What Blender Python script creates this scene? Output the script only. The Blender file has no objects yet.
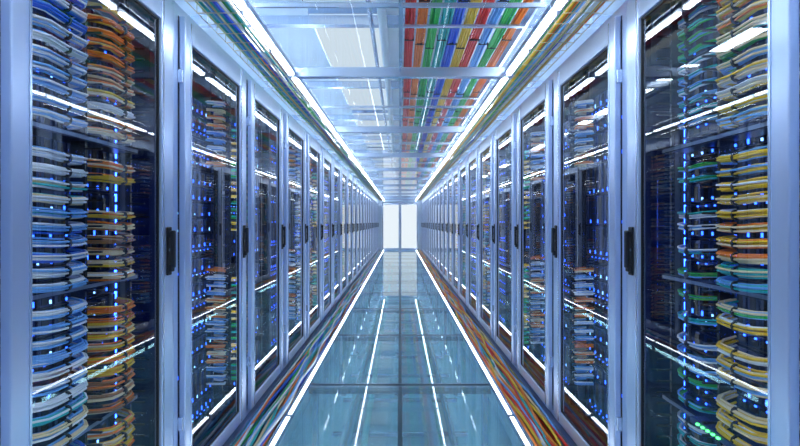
import bpy, bmesh, math, random
from mathutils import Vector, Matrix
R = random.Random(7)
S = bpy.context.scene
S.view_settings.view_transform = 'Standard'
col = S.collection

# ------------------------------------------------ materials
def new_mat(name):
    m = bpy.data.materials.new(name); m.use_nodes = True
    nt = m.node_tree
    for n in list(nt.nodes): nt.nodes.remove(n)
    out = nt.nodes.new('ShaderNodeOutputMaterial')
    return m, nt, out
def pbr(name, c, rough=0.5, metal=0.0, spec=0.5, noise=None, bump=0.0, var=0.0, rv=.08):
    m, nt, out = new_mat(name)
    b = nt.nodes.new('ShaderNodeBsdfPrincipled')
    b.inputs['Base Color'].default_value = (*c, 1)
    b.inputs['Roughness'].default_value = rough
    b.inputs['Metallic'].default_value = metal
    b.inputs['Specular IOR Level'].default_value = spec
    if noise:
        tc = nt.nodes.new('ShaderNodeTexCoord'); mp = nt.nodes.new('ShaderNodeMapping')
        mp.inputs['Scale'].default_value = noise
        nz = nt.nodes.new('ShaderNodeTexNoise'); nz.inputs['Scale'].default_value = 1.0
        nz.inputs['Detail'].default_value = 3
        nt.links.new(tc.outputs['Object'], mp.inputs[0]); nt.links.new(mp.outputs[0], nz.inputs[0])
        mr = nt.nodes.new('ShaderNodeMapRange')
        mr.inputs[3].default_value = max(0.02, rough-rv); mr.inputs[4].default_value = rough+rv
        nt.links.new(nz.outputs[0], mr.inputs[0]); nt.links.new(mr.outputs[0], b.inputs['Roughness'])
        if var:
            cr = nt.nodes.new('ShaderNodeValToRGB')
            cr.color_ramp.elements[0].position = .3; cr.color_ramp.elements[1].position = .7
            cr.color_ramp.elements[0].color = (*[x*(1-var) for x in c], 1)
            cr.color_ramp.elements[1].color = (*[min(1, x*(1+var)) for x in c], 1)
            nt.links.new(nz.outputs[0], cr.inputs[0]); nt.links.new(cr.outputs[0], b.inputs['Base Color'])
        if bump:
            bp = nt.nodes.new('ShaderNodeBump'); bp.inputs['Strength'].default_value = bump
            bp.inputs['Distance'].default_value = 0.002
            nt.links.new(nz.outputs[0], bp.inputs['Height']); nt.links.new(bp.outputs[0], b.inputs['Normal'])
    nt.links.new(b.outputs[0], out.inputs[0])
    return m
def emis(name, c, s, sample=True):
    m, nt, out = new_mat(name)
    e = nt.nodes.new('ShaderNodeEmission'); e.inputs[0].default_value = (*c, 1); e.inputs[1].default_value = s
    nt.links.new(e.outputs[0], out.inputs[0])
    if not sample: m.cycles.emission_sampling = 'NONE'
    return m
def glass(name, tint, f0=.08, gcol=(1,1,1), rough=0.0, diff=None, power=4.0):
    m, nt, out = new_mat(name)
    t = nt.nodes.new('ShaderNodeBsdfTransparent'); t.inputs[0].default_value = (*tint, 1)
    g = nt.nodes.new('ShaderNodeBsdfGlossy'); g.inputs['Color'].default_value = (*gcol, 1); g.inputs['Roughness'].default_value = rough
    lw = nt.nodes.new('ShaderNodeLayerWeight'); lw.inputs[0].default_value = 0.5
    p = nt.nodes.new('ShaderNodeMath'); p.operation = 'POWER'; p.inputs[1].default_value = power
    nt.links.new(lw.outputs['Facing'], p.inputs[0])
    mr = nt.nodes.new('ShaderNodeMapRange'); mr.inputs[3].default_value = f0; mr.inputs[4].default_value = 0.95
    nt.links.new(p.outputs[0], mr.inputs[0])
    mx = nt.nodes.new('ShaderNodeMixShader')
    nt.links.new(mr.outputs[0], mx.inputs[0])
    base = t
    if diff:
        d = nt.nodes.new('ShaderNodeBsdfDiffuse'); d.inputs[0].default_value = (*diff[0], 1)
        mx0 = nt.nodes.new('ShaderNodeMixShader'); mx0.inputs[0].default_value = diff[1]
        nt.links.new(t.outputs[0], mx0.inputs[1]); nt.links.new(d.outputs[0], mx0.inputs[2]); base = mx0
    nt.links.new(base.outputs[0], mx.inputs[1]); nt.links.new(g.outputs[0], mx.inputs[2])
    nt.links.new(mx.outputs[0], out.inputs[0])
    return m

ALU = pbr('brushed_aluminium', (.58, .71, .96), .30, .55, noise=(20, 20, .6), var=.015, rv=.015)
ALU2 = pbr('aluminium_trim', (.64, .76, .95), .22, .7)
BLACK = pbr('black_plastic', (.012, .014, .02), .35)
DARK = pbr('dark_rack_steel', (.010, .018, .05), .45, .3)
SRV = pbr('server_face', (.012, .024, .08), .4, .5)
SRV2 = pbr('server_bay', (.045, .075, .20), .35, .6)
LEDB = emis('led_blue', (.02, .10, 1.0), 8, False)
LEDC = emis('led_cyan', (.22, .50, 1.0), 4, False)
LEDG = emis('led_green', (.1, 1, .2), 4, False)
LEDBAR = emis('blue_status_bar', (.02, .10, 1.0), 20)
DGL = glass('door_glass', (.90, .95, .99), .075, power=4.1)
FGL = glass('floor_glass', (.70, .93, .98), .06, (.93, .98, 1), 0.010, ((.46, .80, .92), .30), 5.2)
CGL = glass('ceiling_glass', (.97, .99, 1.0), .012, rough=.01, power=6.5)
STRIP = emis('light_diffuser', (.82, .91, 1.0), 16)
FSTRIP = emis('floor_light_diffuser', (.84, .92, 1.0), 10)
PANEL = emis('luminaire_panel', (.82, .91, 1.0), 21)  # ceiling luminaires, also the added fill on top of the cabinets
SOFT = emis('soft_luminaire', (.76, .89, 1.0), .85)
UF_FILL = emis('underfloor_light', (.60, .90, 1.0), 9)  # added fill glow below the glass, brightens the floor
RACK_FILL = emis('rack_light', (.80, .90, 1.0), 13)  # added fill glow inside the cabinets, brightens the cables
CEIL = pbr('ceiling_paint', (.68, .81, .90), .7, noise=(2, 2, 2), var=.04)
WALL = pbr('wall_paint', (.50, .61, .74), .7, noise=(2, 2, 2), var=.04)
SUB = pbr('subfloor', (.24, .48, .58), .5, noise=(1.5, 1.5, 1.5), var=.2)
JOINT = pbr('floor_joint', (.03, .09, .13), .35, .5)
MESHW = pbr('zinc_wire', (.70, .62, .44), .35, .6)
TRAYM = pbr('tray_metal', (.24, .31, .45), .4, .6)
FROST = emis('frosted_backlit', (.84, .93, 1.0), .97)
def cab(n, c): return pbr('cable_'+n, c, .38)
C = dict(
 orange=cab('orange', (.92, .22, .01)), yellow=cab('yellow', (.92, .60, .02)), red=cab('red', (.82, .02, .01)),
 blue=cab('blue', (.01, .12, .80)), lblue=cab('light_blue', (.16, .46, .92)), teal=cab('teal', (.01, .48, .50)),
 green=cab('green', (.02, .50, .08)), white=cab('white', (.88, .92, .96)), pink=cab('pink', (.80, .16, .34)),
 cream=cab('cream', (.92, .74, .44)), brown=cab('brown', (.45, .20, .07)), black=cab('black', (.03, .03, .04)))

# ------------------------------------------------ mesh builder
class MB:
    def __init__(s): s.v=[]; s.f=[]; s.mi=[]; s.mats=[]; s.sm=[]
    def m(s, mat):
        if mat not in s.mats: s.mats.append(mat)
        return s.mats.index(mat)
    def quad(s, pts, mat):
        b=len(s.v); s.v += [tuple(p) for p in pts]; s.f.append(tuple(range(b,b+len(pts)))); s.mi.append(s.m(mat)); s.sm.append(False)
    def box(s, a, b_, mat, bev=0.0):
        x0,y0,z0=a; x1,y1,z1=b_
        if x0>x1:x0,x1=x1,x0
        if y0>y1:y0,y1=y1,y0
        if z0>z1:z0,z1=z1,z0
        k=s.m(mat); b=len(s.v)
        if bev<=0:
            s.v += [(x,y,z) for x in(x0,x1) for y in(y0,y1) for z in(z0,z1)]
            for f in ((0,1,3,2),(4,6,7,5),(0,4,5,1),(2,3,7,6),(0,2,6,4),(1,5,7,3)):
                s.f.append(tuple(b+i for i in f)); s.mi.append(k); s.sm.append(False)
        else:
            bm=bmesh.new(); bmesh.ops.create_cube(bm,size=1)
            for v in bm.verts:
                v.co=Vector(((x0+x1)/2+v.co.x*(x1-x0),(y0+y1)/2+v.co.y*(y1-y0),(z0+z1)/2+v.co.z*(z1-z0)))
            bmesh.ops.bevel(bm,geom=bm.edges[:],offset=bev,segments=2,affect='EDGES',profile=.5)
            bm.verts.index_update()
            for v in bm.verts: s.v.append(tuple(v.co))
            for f in bm.faces:
                s.f.append(tuple(b+v.index for v in f.verts)); s.mi.append(k); s.sm.append(False)
            bm.free()
    def tube(s, pts, r, mat, n=6, cap=True):
        k=s.m(mat); b0=len(s.v); P=[Vector(p) for p in pts]; N=len(P)
        for i,p in enumerate(P):
            t=(P[min(i+1,N-1)]-P[max(i-1,0)]).normalized()
            u=Vector((0,0,1)) if abs(t.z)<.9 else Vector((1,0,0))
            a=t.cross(u).normalized(); c=a.cross(t).normalized()
            for j in range(n):
                an=2*math.pi*j/n
                s.v.append(tuple(p+a*math.cos(an)*r+c*math.sin(an)*r))
        for i in range(N-1):
            for j in range(n):
                j2=(j+1)%n
                s.f.append((b0+i*n+j,b0+i*n+j2,b0+(i+1)*n+j2,b0+(i+1)*n+j)); s.mi.append(k); s.sm.append(True)
        if cap:
            s.f.append(tuple(b0+j for j in range(n))); s.mi.append(k); s.sm.append(False)
            s.f.append(tuple(b0+(N-1)*n+j for j in reversed(range(n)))); s.mi.append(k); s.sm.append(False)
    def mesh(s, name, mirror=False):
        me=bpy.data.meshes.new(name)
        v=[(-x,y,z) for x,y,z in s.v] if mirror else s.v
        f=[tuple(reversed(q)) for q in s.f] if mirror else s.f
        me.from_pydata(v,[],f)
        for mt in s.mats: me.materials.append(mt)
        me.polygons.foreach_set('material_index', s.mi)
        me.polygons.foreach_set('use_smooth', s.sm)
        me.update(); return me
    def obj(s, name, loc=(0,0,0)):
        o=bpy.data.objects.new(name, s.mesh(name)); o.location=loc; col.objects.link(o); return o

# ------------------------------------------------ dimensions
W=.985; CW=.8; CH=2.22; CD=1.0; Y0=.942-3*CW; NC=24; Y1=Y0+NC*CW
CAMZ=1.25; ZC=2.21

# ------------------------------------------------ cabinet (front at x=0, facing +x, depth to -x, y 0..CW)
def cabinet_shell(m):
    g=.002
    m.box((-CD,g,0),(-CD+.015,CW-g,CH),DARK)
    m.box((-CD+.015,g,CH-.02),(-.035,CW-g,CH),TRAYM)
    m.box((-CD+.015,g,0),(-.035,CW-g,.04),DARK)
    for y in (g,CW-g-.012):
        m.box((-.80,y,.04),(-.40,y+.012,CH-.02),DARK)
    m.box((-.035,g,0),(-.004,.040,CH),ALU,.003)
    m.box((-.035,CW-.046,0),(-.004,CW-g,CH),ALU,.003)
    m.box((-.034,.040,CH-.045),(-.006,CW-.046,CH),ALU,.003)
    m.box((-.034,.040,0),(-.006,CW-.046,.03),ALU,.003)
    a,b=.044,CW-.05; z0,z1=.036,CH-.05; gb,gt=.105,2.07; st=.080; sn=.060
    m.box((-.002,a,z0),(.026,a+sn,z1),ALU,.004)
    m.box((-.002,b-st,z0),(.026,b,z1),ALU,.004)
    m.box((0,a+sn,gt),(.024,b-st,z1),ALU,.004)
    m.box((0,a+sn,z0),(.024,b-st,gb),ALU,.004)
    m.box((.026,a+sn-.012,z0+.01),(.029,a+sn-.006,z1-.01),ALU2); m.box((.026,b-st+.006,z0+.01),(.029,b-st+.012,z1-.01),ALU2)
    m.box((-.0038,b+.001,z0),(-.002,b+.004,z1),BLACK); m.box((-.0038,a-.003,z0),(-.002,a-.001,z1),BLACK)
    w=.006
    m.box((.004,a+sn,gb),(.014,a+sn+w,gt),BLACK); m.box((.004,b-st-w,gb),(.014,b-st,gt),BLACK)
    m.box((.004,a+sn+w,gt-w),(.014,b-st-w,gt),BLACK); m.box((.004,a+sn+w,gb),(.014,b-st-w,gb+w),BLACK)
    m.quad([(.010,a+sn+w,gb+w),(.010,b-st-w,gb+w),(.010,b-st-w,gt-w),(.010,a+sn+w,gt-w)],DGL)
    for z in (.35,1.9):
        m.box((-.004,a-.008,z-.03),(.018,a+.002,z+.03),ALU2,.002)
    hy=b-.038
    m.box((.026,hy-.016,1.03),(.034,hy+.016,1.23),BLACK,.004)
    m.box((.034,hy-.012,1.045),(.048,hy+.012,1.075),BLACK,.004)
    m.box((.040,hy-.012,1.06),(.054,hy+.012,1.215),BLACK,.005)
    m.box((.034,hy-.011,1.185),(.046,hy+.011,1.21),BLACK,.003)
    m.tube([(.034,hy,1.135),(.039,hy,1.135)],.008,ALU2,10)
    for y in (.10,.70-.022+.02):
        m.box((-.17,y,.04),(-.14,y+.022,CH-.02),DARK)
        m.box((-.86,y,.04),(-.82,y+.022,CH-.02),DARK)
    m.box((-.034,.046,.15),(-.018,.062,2.05),ALU2)
    m.box((-.039,.048,.16),(-.034,.060,2.04),RACK_FILL)  # added fill bar, hidden behind the near stile

def servers(m, rnd, ya=.125, yb=.695, zlo=.12, zhi=2.0, dens=1.0, led=1.0, x=-.16, L=.005):
    z=zlo
    while z<zhi-.1:
        u=rnd.choice([1,1,2,2,4]); h=u*.0445
        if rnd.random()>dens: z+=h; continue
        m.box((x-.6,ya,z),(x,yb,z+h-.004),SRV)
        for y in (ya,yb-.016): m.box((x,y,z+.004),(x+.012,y+.012,z+h-.008),SRV2)
        if u==1:
            n=12; w=(yb-ya-.06)/n
            for i in range(n):
                y=ya+.03+i*w
                m.box((x,y,z+.010),(x+.004,y+w*.72,z+h-.014),BLACK)
                if rnd.random()<.7*led:
                    m.box((x+.004,y+.003,z+h-.013),(x+.007,y+.003+L,z+h-.013+L),LEDC if rnd.random()<.2 else LEDB)
        else:
            n=rnd.choice([6,8,10]); w=(yb-ya-.06)/n
            for i in range(n):
                y=ya+.03+i*w
                m.box((x,y,z+.006),(x+.008,y+w*.86,z+h-.012),SRV2)
                m.box((x+.008,y+w*.2,z+.012),(x+.010,y+w*.6,z+h-.022),BLACK)
                if rnd.random()<.9*led:
                    m.box((x+.008,y+w*.68,z+.012),(x+.011,y+w*.68+L,z+.020+.012*rnd.random()),LEDB if rnd.random()<.88 else LEDC)
        z+=h
    z=.4
    while z<1.75:
        m.box((x+.0,.703,z),(x+.006,.709,z+.030),LEDBAR); z+=.0445

def bundle(m, rnd, ya, yb, z, cols, n=9, x0=-.15, xb=-.06, r=.0037, droop=.010):
    L=yb-ya
    for i in range(n):
        a=2.4*i; rr=.0046*math.sqrt(i)
        ox=math.cos(a)*rr; oz=math.sin(a)*rr*1.05
        c=rnd.choice(cols); pts=[]
        e1=rnd.uniform(-.005,.005); e2=rnd.uniform(-.004,.004)
        dr=droop*rnd.uniform(.9,1.1); bx=xb+rnd.uniform(-.002,.002)
        K=10
        for k in range(K):
            t=k/(K-1); s=math.sin(math.pi*t)
            bul=math.sin(math.pi/2*min(1,s*1.4))
            pts.append((x0+(bx-x0)*bul+ox, ya+L*t, z+oz-dr*s+e1*(1-t)**2+e2*t*t))
        m.tube(pts,r,C[c],6)
    m.tube([(xb,ya+L*.5-.003,z-droop),(xb,ya+L*.5+.003,z-droop)],.0175,BLACK,10)

def cable_column(m, rnd, ya, yb, groups, pal, n=9, skip=.0, **kw):
    i=0
    for gi,(za,zb) in enumerate(groups):
        z=za
        while z<zb:
            p=pal[(i//3)%len(pal)]; i+=1
            if rnd.random()>=skip: bundle(m,rnd,ya+.006,yb-.006,z,p,n,**kw)
            z+=.0445
    m.box((-.15,yb-.004,.1),(-.10,yb+.006,2.05),BLACK)
    z=.12
    while z<2.05:
        m.box((-.10,yb-.004,z),(-.045,yb+.004,z+.006),BLACK); z+=.0445

GR=[(.14,.50),(.58,1.00),(1.06,1.50),(1.58,2.04)]
def shelf(m, leds=None):
    for z in (.54,1.03,1.54):
        m.box((-.7,.12,z-.012),(-.09,.70,z+.008),SRV)
        m.box((-.09,.13,z-.008),(-.086,.69,z+.004),TRAYM)
    if leds:
        for k in range(9):
            y=.20+k*.022+.05*(k>3); m.box((-.040,y,.553),(-.032,y+.008,.559),leds)
        m.box((-.09,.19,.545),(-.040,.47,.565),SRV2)

def make_variant(kind, seed):
    m=MB(); rnd=random.Random(seed); cabinet_shell(m)
    if kind=='A':
        servers(m,rnd,.125,.695,led=1.2,x=-.19); shelf(m)
        cable_column(m,rnd,.18,.44,GR,[['lblue','white','lblue'],['white','white','lblue','white'],['blue','lblue','white'],['white','cream','teal','lblue'],['white','lblue','white']],9,.04)
        cable_column(m,rnd,.46,.67,GR,[['orange','orange','cream','yellow'],['orange','cream','yellow'],['yellow','cream','orange','white'],['orange','brown','cream']],8,.06)
    elif kind=='B':
        servers(m,rnd,.125,.695,led=2,x=-.19,L=.006); shelf(m,LEDG)
        cable_column(m,rnd,.18,.42,GR,[['yellow','white','cream','white'],['green','lblue','teal','cream'],['yellow','cream','orange'],['cream','yellow','white','yellow'],['cream','yellow','cream','lblue']],9,.04)
        cable_column(m,rnd,.46,.66,GR,[['teal','lblue','green','green'],['lblue','teal','white'],['white','teal','lblue']],5,.15,xb=-.10,r=.0032)
    elif kind=='C':
        servers(m,rnd,led=2)
        cable_column(m,rnd,.60,.70,[(.3,1.0),(1.6,2.0)],[['lblue','white'],['orange','cream']],5)
    else:
        servers(m,rnd,dens=.85,led=2)
        cable_column(m,rnd,.14,.26,[(.2,.9),(1.2,1.9)],[['teal','green'],['yellow','cream']],5)
    return m
V={}
for kind,seed in (('A',1),('B',2),('C',3),('C2',4),('D',5)):
    mb=make_variant(kind[0],seed)
    V[kind]=(mb.mesh('cabinet_'+kind), mb.mesh('cabinet_m_'+kind, True))
seqL=['C2','C','D','A','C','D','C2','A','D','C','C2','D']
seqR=['C','D','C2','B','C2','C','D','C2','B','C','D','C2']
for i in range(NC):
    for side in (0,1):
        kind=(seqL if side==0 else seqR)[i%12]
        o=bpy.data.objects.new('server_cabinet', V[kind][side])
        o.location=((-W if side==0 else W), Y0+i*CW, 0)
        col.objects.link(o)

# ------------------------------------------------ room shell
YB=Y0-.8; YE=Y1+.02; XW=2.1; ZR=3.15
YI=YE-.05; YS=YB+.05
m=MB(); m.box((-XW,YB,-.75),(XW,YE,-.65),SUB)
for s in(-1,1):
    m.box((s*.958,YB,-.06),(s*XW,YE,-.001),TRAYM)
    m.box((s*.958,YB,-.65),(s*.988,YE,-.06),SUB)
m.obj('floor')
m=MB(); m.box((-XW,YB,ZR),(XW,YE+.1,ZR+.1),CEIL); m.obj('ceiling')
m=MB(); m.box((-XW-.1,YB,-.75),(-XW,YE+.1,ZR+.1),WALL); m.obj('wall_left')
m=MB(); m.box((XW,YB,-.75),(XW+.1,YE+.1,ZR+.1),WALL); m.obj('wall_right')
m=MB(); m.box((-XW-.1,YB-.1,-.75),(XW+.1,YB,ZR+.1),WALL); m.obj('wall_back')
m=MB()
m.box((-XW,YE,-.75),(-.80,YE+.1,ZR),WALL); m.box((.80,YE,-.75),(XW,YE+.1,ZR),WALL)
m.box((-.80,YE,2.12),(.80,YE+.1,ZR),WALL); m.box((-.80,YE,-.75),(.80,YE+.1,-.01),WALL)
m.obj('wall_front')
for k,(a,b) in enumerate(((-.79,-.01),(.01,.79))):
    m=MB(); f=.05
    y=YE+.02
    m.box((a,y,0),(a+f,y+.05,2.10),ALU2,.004); m.box((b-f,y,0),(b,y+.05,2.10),ALU2,.004)
    m.box((a+f,y,2.02),(b-f,y+.05,2.10),ALU2,.004); m.box((a+f,y,0),(b-f,y+.05,.09),ALU2,.004)
    m.box((a+f,y+.02,.09),(b-f,y+.03,2.02),FROST)
    hx = b-.03 if k==0 else a+.03
    m.tube([(hx,y-.04,.85),(hx,y-.04,1.35)],.01,ALU2,8)
    for z in(.9,1.3): m.tube([(hx,y-.04,z),(hx,y,z)],.006,ALU2,6)
    m.obj('door_%d'%(k+1))

# ------------------------------------------------ glass floor
GX=.735
m=MB()
rows=[]; y=3.07-1.35*4
while y<YE: rows.append(y); y+=1.35
ys=[YB]+[r for r in rows if r>YB]+[YE]
for i in range(len(ys)-1):
    for a,b in((-GX+.045,-.012),(.012,GX-.045)):
        m.quad([(a,ys[i]+.022,0),(b,ys[i]+.022,0),(b,ys[i+1]-.022,0),(a,ys[i+1]-.022,0)],FGL)
for yy in ys[1:-1]:
    m.box((-GX+.04,yy-.022,-.06),(GX-.04,yy+.022,-.001),JOINT)
    for d in(-.026,.022): m.box((-GX+.045,yy+d,-.01),(GX-.045,yy+d+.004,.001),ALU2)
    for x in(-.65,0,.65):
        m.box((x-.02,yy-.02,-.65),(x+.02,yy+.02,-.06),ALU2)
        m.box((x-.06,yy-.06,-.65),(x+.06,yy+.06,-.64),ALU2)
m.box((-.014,YB,-.05),(.014,YE,-.001),JOINT)
m.obj('glass_floor')
m=MB()
for x,r,mt in((-.45,.05,ALU2),(-.30,.03,C['teal']),(.28,.05,TRAYM),(.45,.03,ALU2)):
    m.tube([(x,YS,-.62+r),(x,YI,-.62+r)],r,mt,12)
yy=YB+.4
while yy<YI:
    m.box((-.6,yy,-.65),(.6,yy+.03,-.62),ALU2); yy+=.675
m.obj('underfloor_conduit')
for s in(-1,1):
    m=MB(); y=YS
    while y<YI-1.3:
        m.box((s*.915,y,-.20),(s*.955,y+1.3,-.15),ALU2); m.box((s*.909,y+.01,-.195),(s*.915,y+1.29,-.155),UF_FILL); y+=1.35
    m.obj('underfloor_lamp')  # unseen fill added under the glass floor

def light_strip(name,x,z,w,h,mat,face,gap=.012,mod=1):
    m=MB(); y=YB+.05
    while y<YE-.1:
        y2=min(y+1.58,YE-.02)
        m.box((x-w/2,y,z),(x+w/2,y2,z+h),ALU2)
        zf=z+h if face>0 else z
        st=(y2-y)/mod
        for k in range(mod):
            m.box((x-w/2+.008,y+k*st+gap,zf-.003 if face>0 else zf-.014),(x+w/2-.008,y+(k+1)*st-gap,zf+.004 if face>0 else zf),mat)
        y+=1.6
    return m.obj(name)
for s in(-1,1):
    light_strip('floor_light_strip',s*.716,-.03,.036,.03,FSTRIP,1)
    light_strip('ceiling_light_strip',s*.692,ZC-.012,.042,.03,STRIP,-1,.022,4)

# ------------------------------------------------ cables
def wavy(m,xa,xb,z0,z1,n,pal,r,ya,yb,step=.22,amp=.03,rnd=R,f=(.6,1.6,1.8,3.4),even=False):
    for i in range(n):
        bx=(xa+(xb-xa)*(i+.5)/n) if even else rnd.uniform(xa,xb); bz=rnd.uniform(z0,z1)
        ph=[rnd.uniform(0,6.28) for _ in range(4)]; fr=[rnd.uniform(f[0],f[1]),rnd.uniform(f[2],f[3])]
        c=pal[i%len(pal)]; pts=[]; y=ya
        while y<=yb:
            x=bx+amp*math.sin(fr[0]*y+ph[0])+amp*.5*math.sin(fr[1]*y+ph[1])
            x=min(max(x,xa),xb)
            z=bz+.008*math.sin(fr[1]*y+ph[2])
            z=min(max(z,z0),z1)
            pts.append((x,y,z)); y+=step
        m.tube(pts,r*rnd.uniform(.85,1.15),C[c],6)
for s in(-1,1):
    m=MB()
    xa,xb=.742,.952
    m.box((s*xa,YS,-.075),(s*xb,YI,-.07),BLACK)
    m.box((s*xa,YS,-.07),(s*(xa+.004),YI,.006),ALU2); m.box((s*(xb-.004),YS,-.07),(s*xb,YI,.006),ALU2)
    pal=['orange','red','yellow','lblue','cream','orange','teal','white','red','yellow'] if s>0 else ['teal','lblue','white','orange','blue','green','white','lblue','cream','teal']
    a_,b_=min(s*.76,s*.935),max(s*.76,s*.935)
    wavy(m,a_,b_,-.06,-.03,14,pal,.008,YS,YI,.13,.03,R,(.8,2.4,3,6))
    wavy(m,a_,b_,-.014,.012,15,pal,.0092,YS,YI,.11,.022,R,(1.2,3,4,7),even=True)
    m.obj('floor_cable_trough')

for s in(-1,1):
    m=MB(); xa,xb=.745,.925; z0=2.205
    xs=[xa+(xb-xa)*k/4 for k in range(5)]
    for x in xs: m.tube([(s*x,YS,z0),(s*x,YI,z0)],.0025,MESHW,5)
    for x in(xa,xb):
        for dz in(.04,.08): m.tube([(s*x,YS,z0+dz),(s*x,YI,z0+dz)],.0025,MESHW,5)
    y=YS+.03
    while y<YI:
        m.tube([(s*xa,y,z0+.08),(s*xa,y,z0-.003),(s*xb,y,z0-.003),(s*xb,y,z0+.08)],.0025,MESHW,5); y+=.1
    pal=['green','teal','lblue','yellow','teal','orange','blue','white'] if s<0 else ['yellow','orange','teal','lblue','cream','green','blue','white']
    wavy(m,min(s*.76,s*.91),max(s*.76,s*.91),z0+.014,z0+.03,10,pal,.0085,YS,YI,.15,.006,R,even=True)
    wavy(m,min(s*.76,s*.91),max(s*.76,s*.91),z0+.035,z0+.06,10,pal,.0085,YS,YI,.2,.02)
    y=YB+.5
    while y<YI:
        m.box((s*.739,y,z0+.01),(s*.748,y+.03,z0+.085),ALU2); y+=1.6
    m.obj('overhead_cable_basket')

# ------------------------------------------------ glass ceiling with beams
m=MB()
yb=2.61-1.6*3; beams=[]
while yb<YI: beams.append(yb); yb+=1.6
for b in beams: m.box((-.735,b-.02,ZC-.02),(.735,b+.02,ZC+.045),ALU2,.004)
for s in(-1,1): m.box((s*.722,YS,ZC+.0),(s*.738,YI,ZC+.03),ALU2,.003)
ys=[YS]+[b for b in beams if b>YS]+[YI]
for i in range(len(ys)-1):
    a,b=ys[i]+.02,ys[i+1]-.02
    m.quad([(-.66,a,ZC+.01),(.66,a,ZC+.01),(.66,b,ZC+.01),(-.66,b,ZC+.01)],CGL)
    mid=(a+b)/2
    m.box((-.66,mid-.006,ZC+.011),(.66,mid+.006,ZC+.03),ALU2)
m.box((-.006,YS,ZC+.012),(.006,YI,ZC+.03),ALU2)
m.obj('glass_ceiling')

m=MB(); zt=2.62
for x in(.0,.86): m.box((x,YS,zt-.02),(x+.02,YI,zt+.05),ALU2)
y=YB+.2
while y<YI: m.box((.02,y,zt-.03),(.86,y+.025,zt-.015),ALU2); y+=.8
pals=['red','orange','green','teal','blue','yellow','red','lblue','green','orange']
for k,p in enumerate(pals):
    xa=.035+k*.081
    q=[p]
    wavy(m,xa+.002,xa+.068,zt-.002,zt+.004,5,q,.0078,YS,YI,.13,.004,R,(.8,2,3,6),even=True)
    q2={'red':'orange','orange':'red','green':'teal','teal':'green','blue':'lblue','yellow':'orange','lblue':'blue'}[p]
    wavy(m,xa+.006,xa+.062,zt+.016,zt+.022,4,[p,q2],.0085,YS,YI,.2,.004,R,even=True)
    y=YB+.45+.07*(k%3)
    while y<YI:
        m.box((xa,y,zt-.012),(xa+.070,y+.008,zt+.030),BLACK); y+=.6
m.obj('overhead_cable_ladder')
def lum_row(name,x,w,y0,mat,L=1.25):
    m=MB(); y=y0
    while y<YI-1.3:
        m.box((x-w/2,y,ZR-.07),(x+w/2,y+L,ZR-.001),ALU2); m.box((x-w/2+.01,y+.01,ZR-.075),(x+w/2-.01,y+L-.01,ZR-.07),mat)
        y+=1.6
    m.obj(name)
lum_row('soft_ceiling_panel',-.50,.62,YB+.97,SOFT,1.4)
for s in(-1,1): lum_row('ceiling_luminaire',s*1.45,.2,YB+.5,PANEL)
for s in(-1,1):
    m=MB(); y=YB+.9
    while y<YI-1.3:
        m.box((s*1.10-.03,y,CH+.002),(s*1.10+.03,y+1.2,CH+.04),ALU2); m.box((s*1.10-.024,y+.01,CH+.04),(s*1.10+.024,y+1.19,CH+.046),PANEL)
        y+=1.6
    m.obj('cabinet_top_uplight')  # added fill on the cabinet tops to brighten the plenum
m=MB()
m.tube([(-.14,YS,2.86),(-.14,YI,2.86)],.035,CEIL,12); m.tube([(-.24,YS,2.91),(-.24,YI,2.91)],.02,ALU2,10)
m.obj('service_pipe')
m=MB()
y=YB+.9
while y<YI: m.box((-XW+.01,y,2.95),(XW-.01,y+.06,3.03),ALU2); y+=1.6
m.obj('ceiling_beam')

# ------------------------------------------------ world + camera
w=bpy.data.worlds.new('World'); S.world=w; w.use_nodes=True
w.node_tree.nodes['Background'].inputs[0].default_value=(.3,.45,.8,1); w.node_tree.nodes['Background'].inputs[1].default_value=.3
cd=bpy.data.cameras.new('camera'); cam=bpy.data.objects.new('camera',cd); col.objects.link(cam)
cd.sensor_width=36; cd.lens=18; cd.clip_start=.02
cam.location=(0,0,CAMZ); cam.rotation_euler=(math.radians(90),0,0); cd.shift_y=-.00125
S.camera=cam
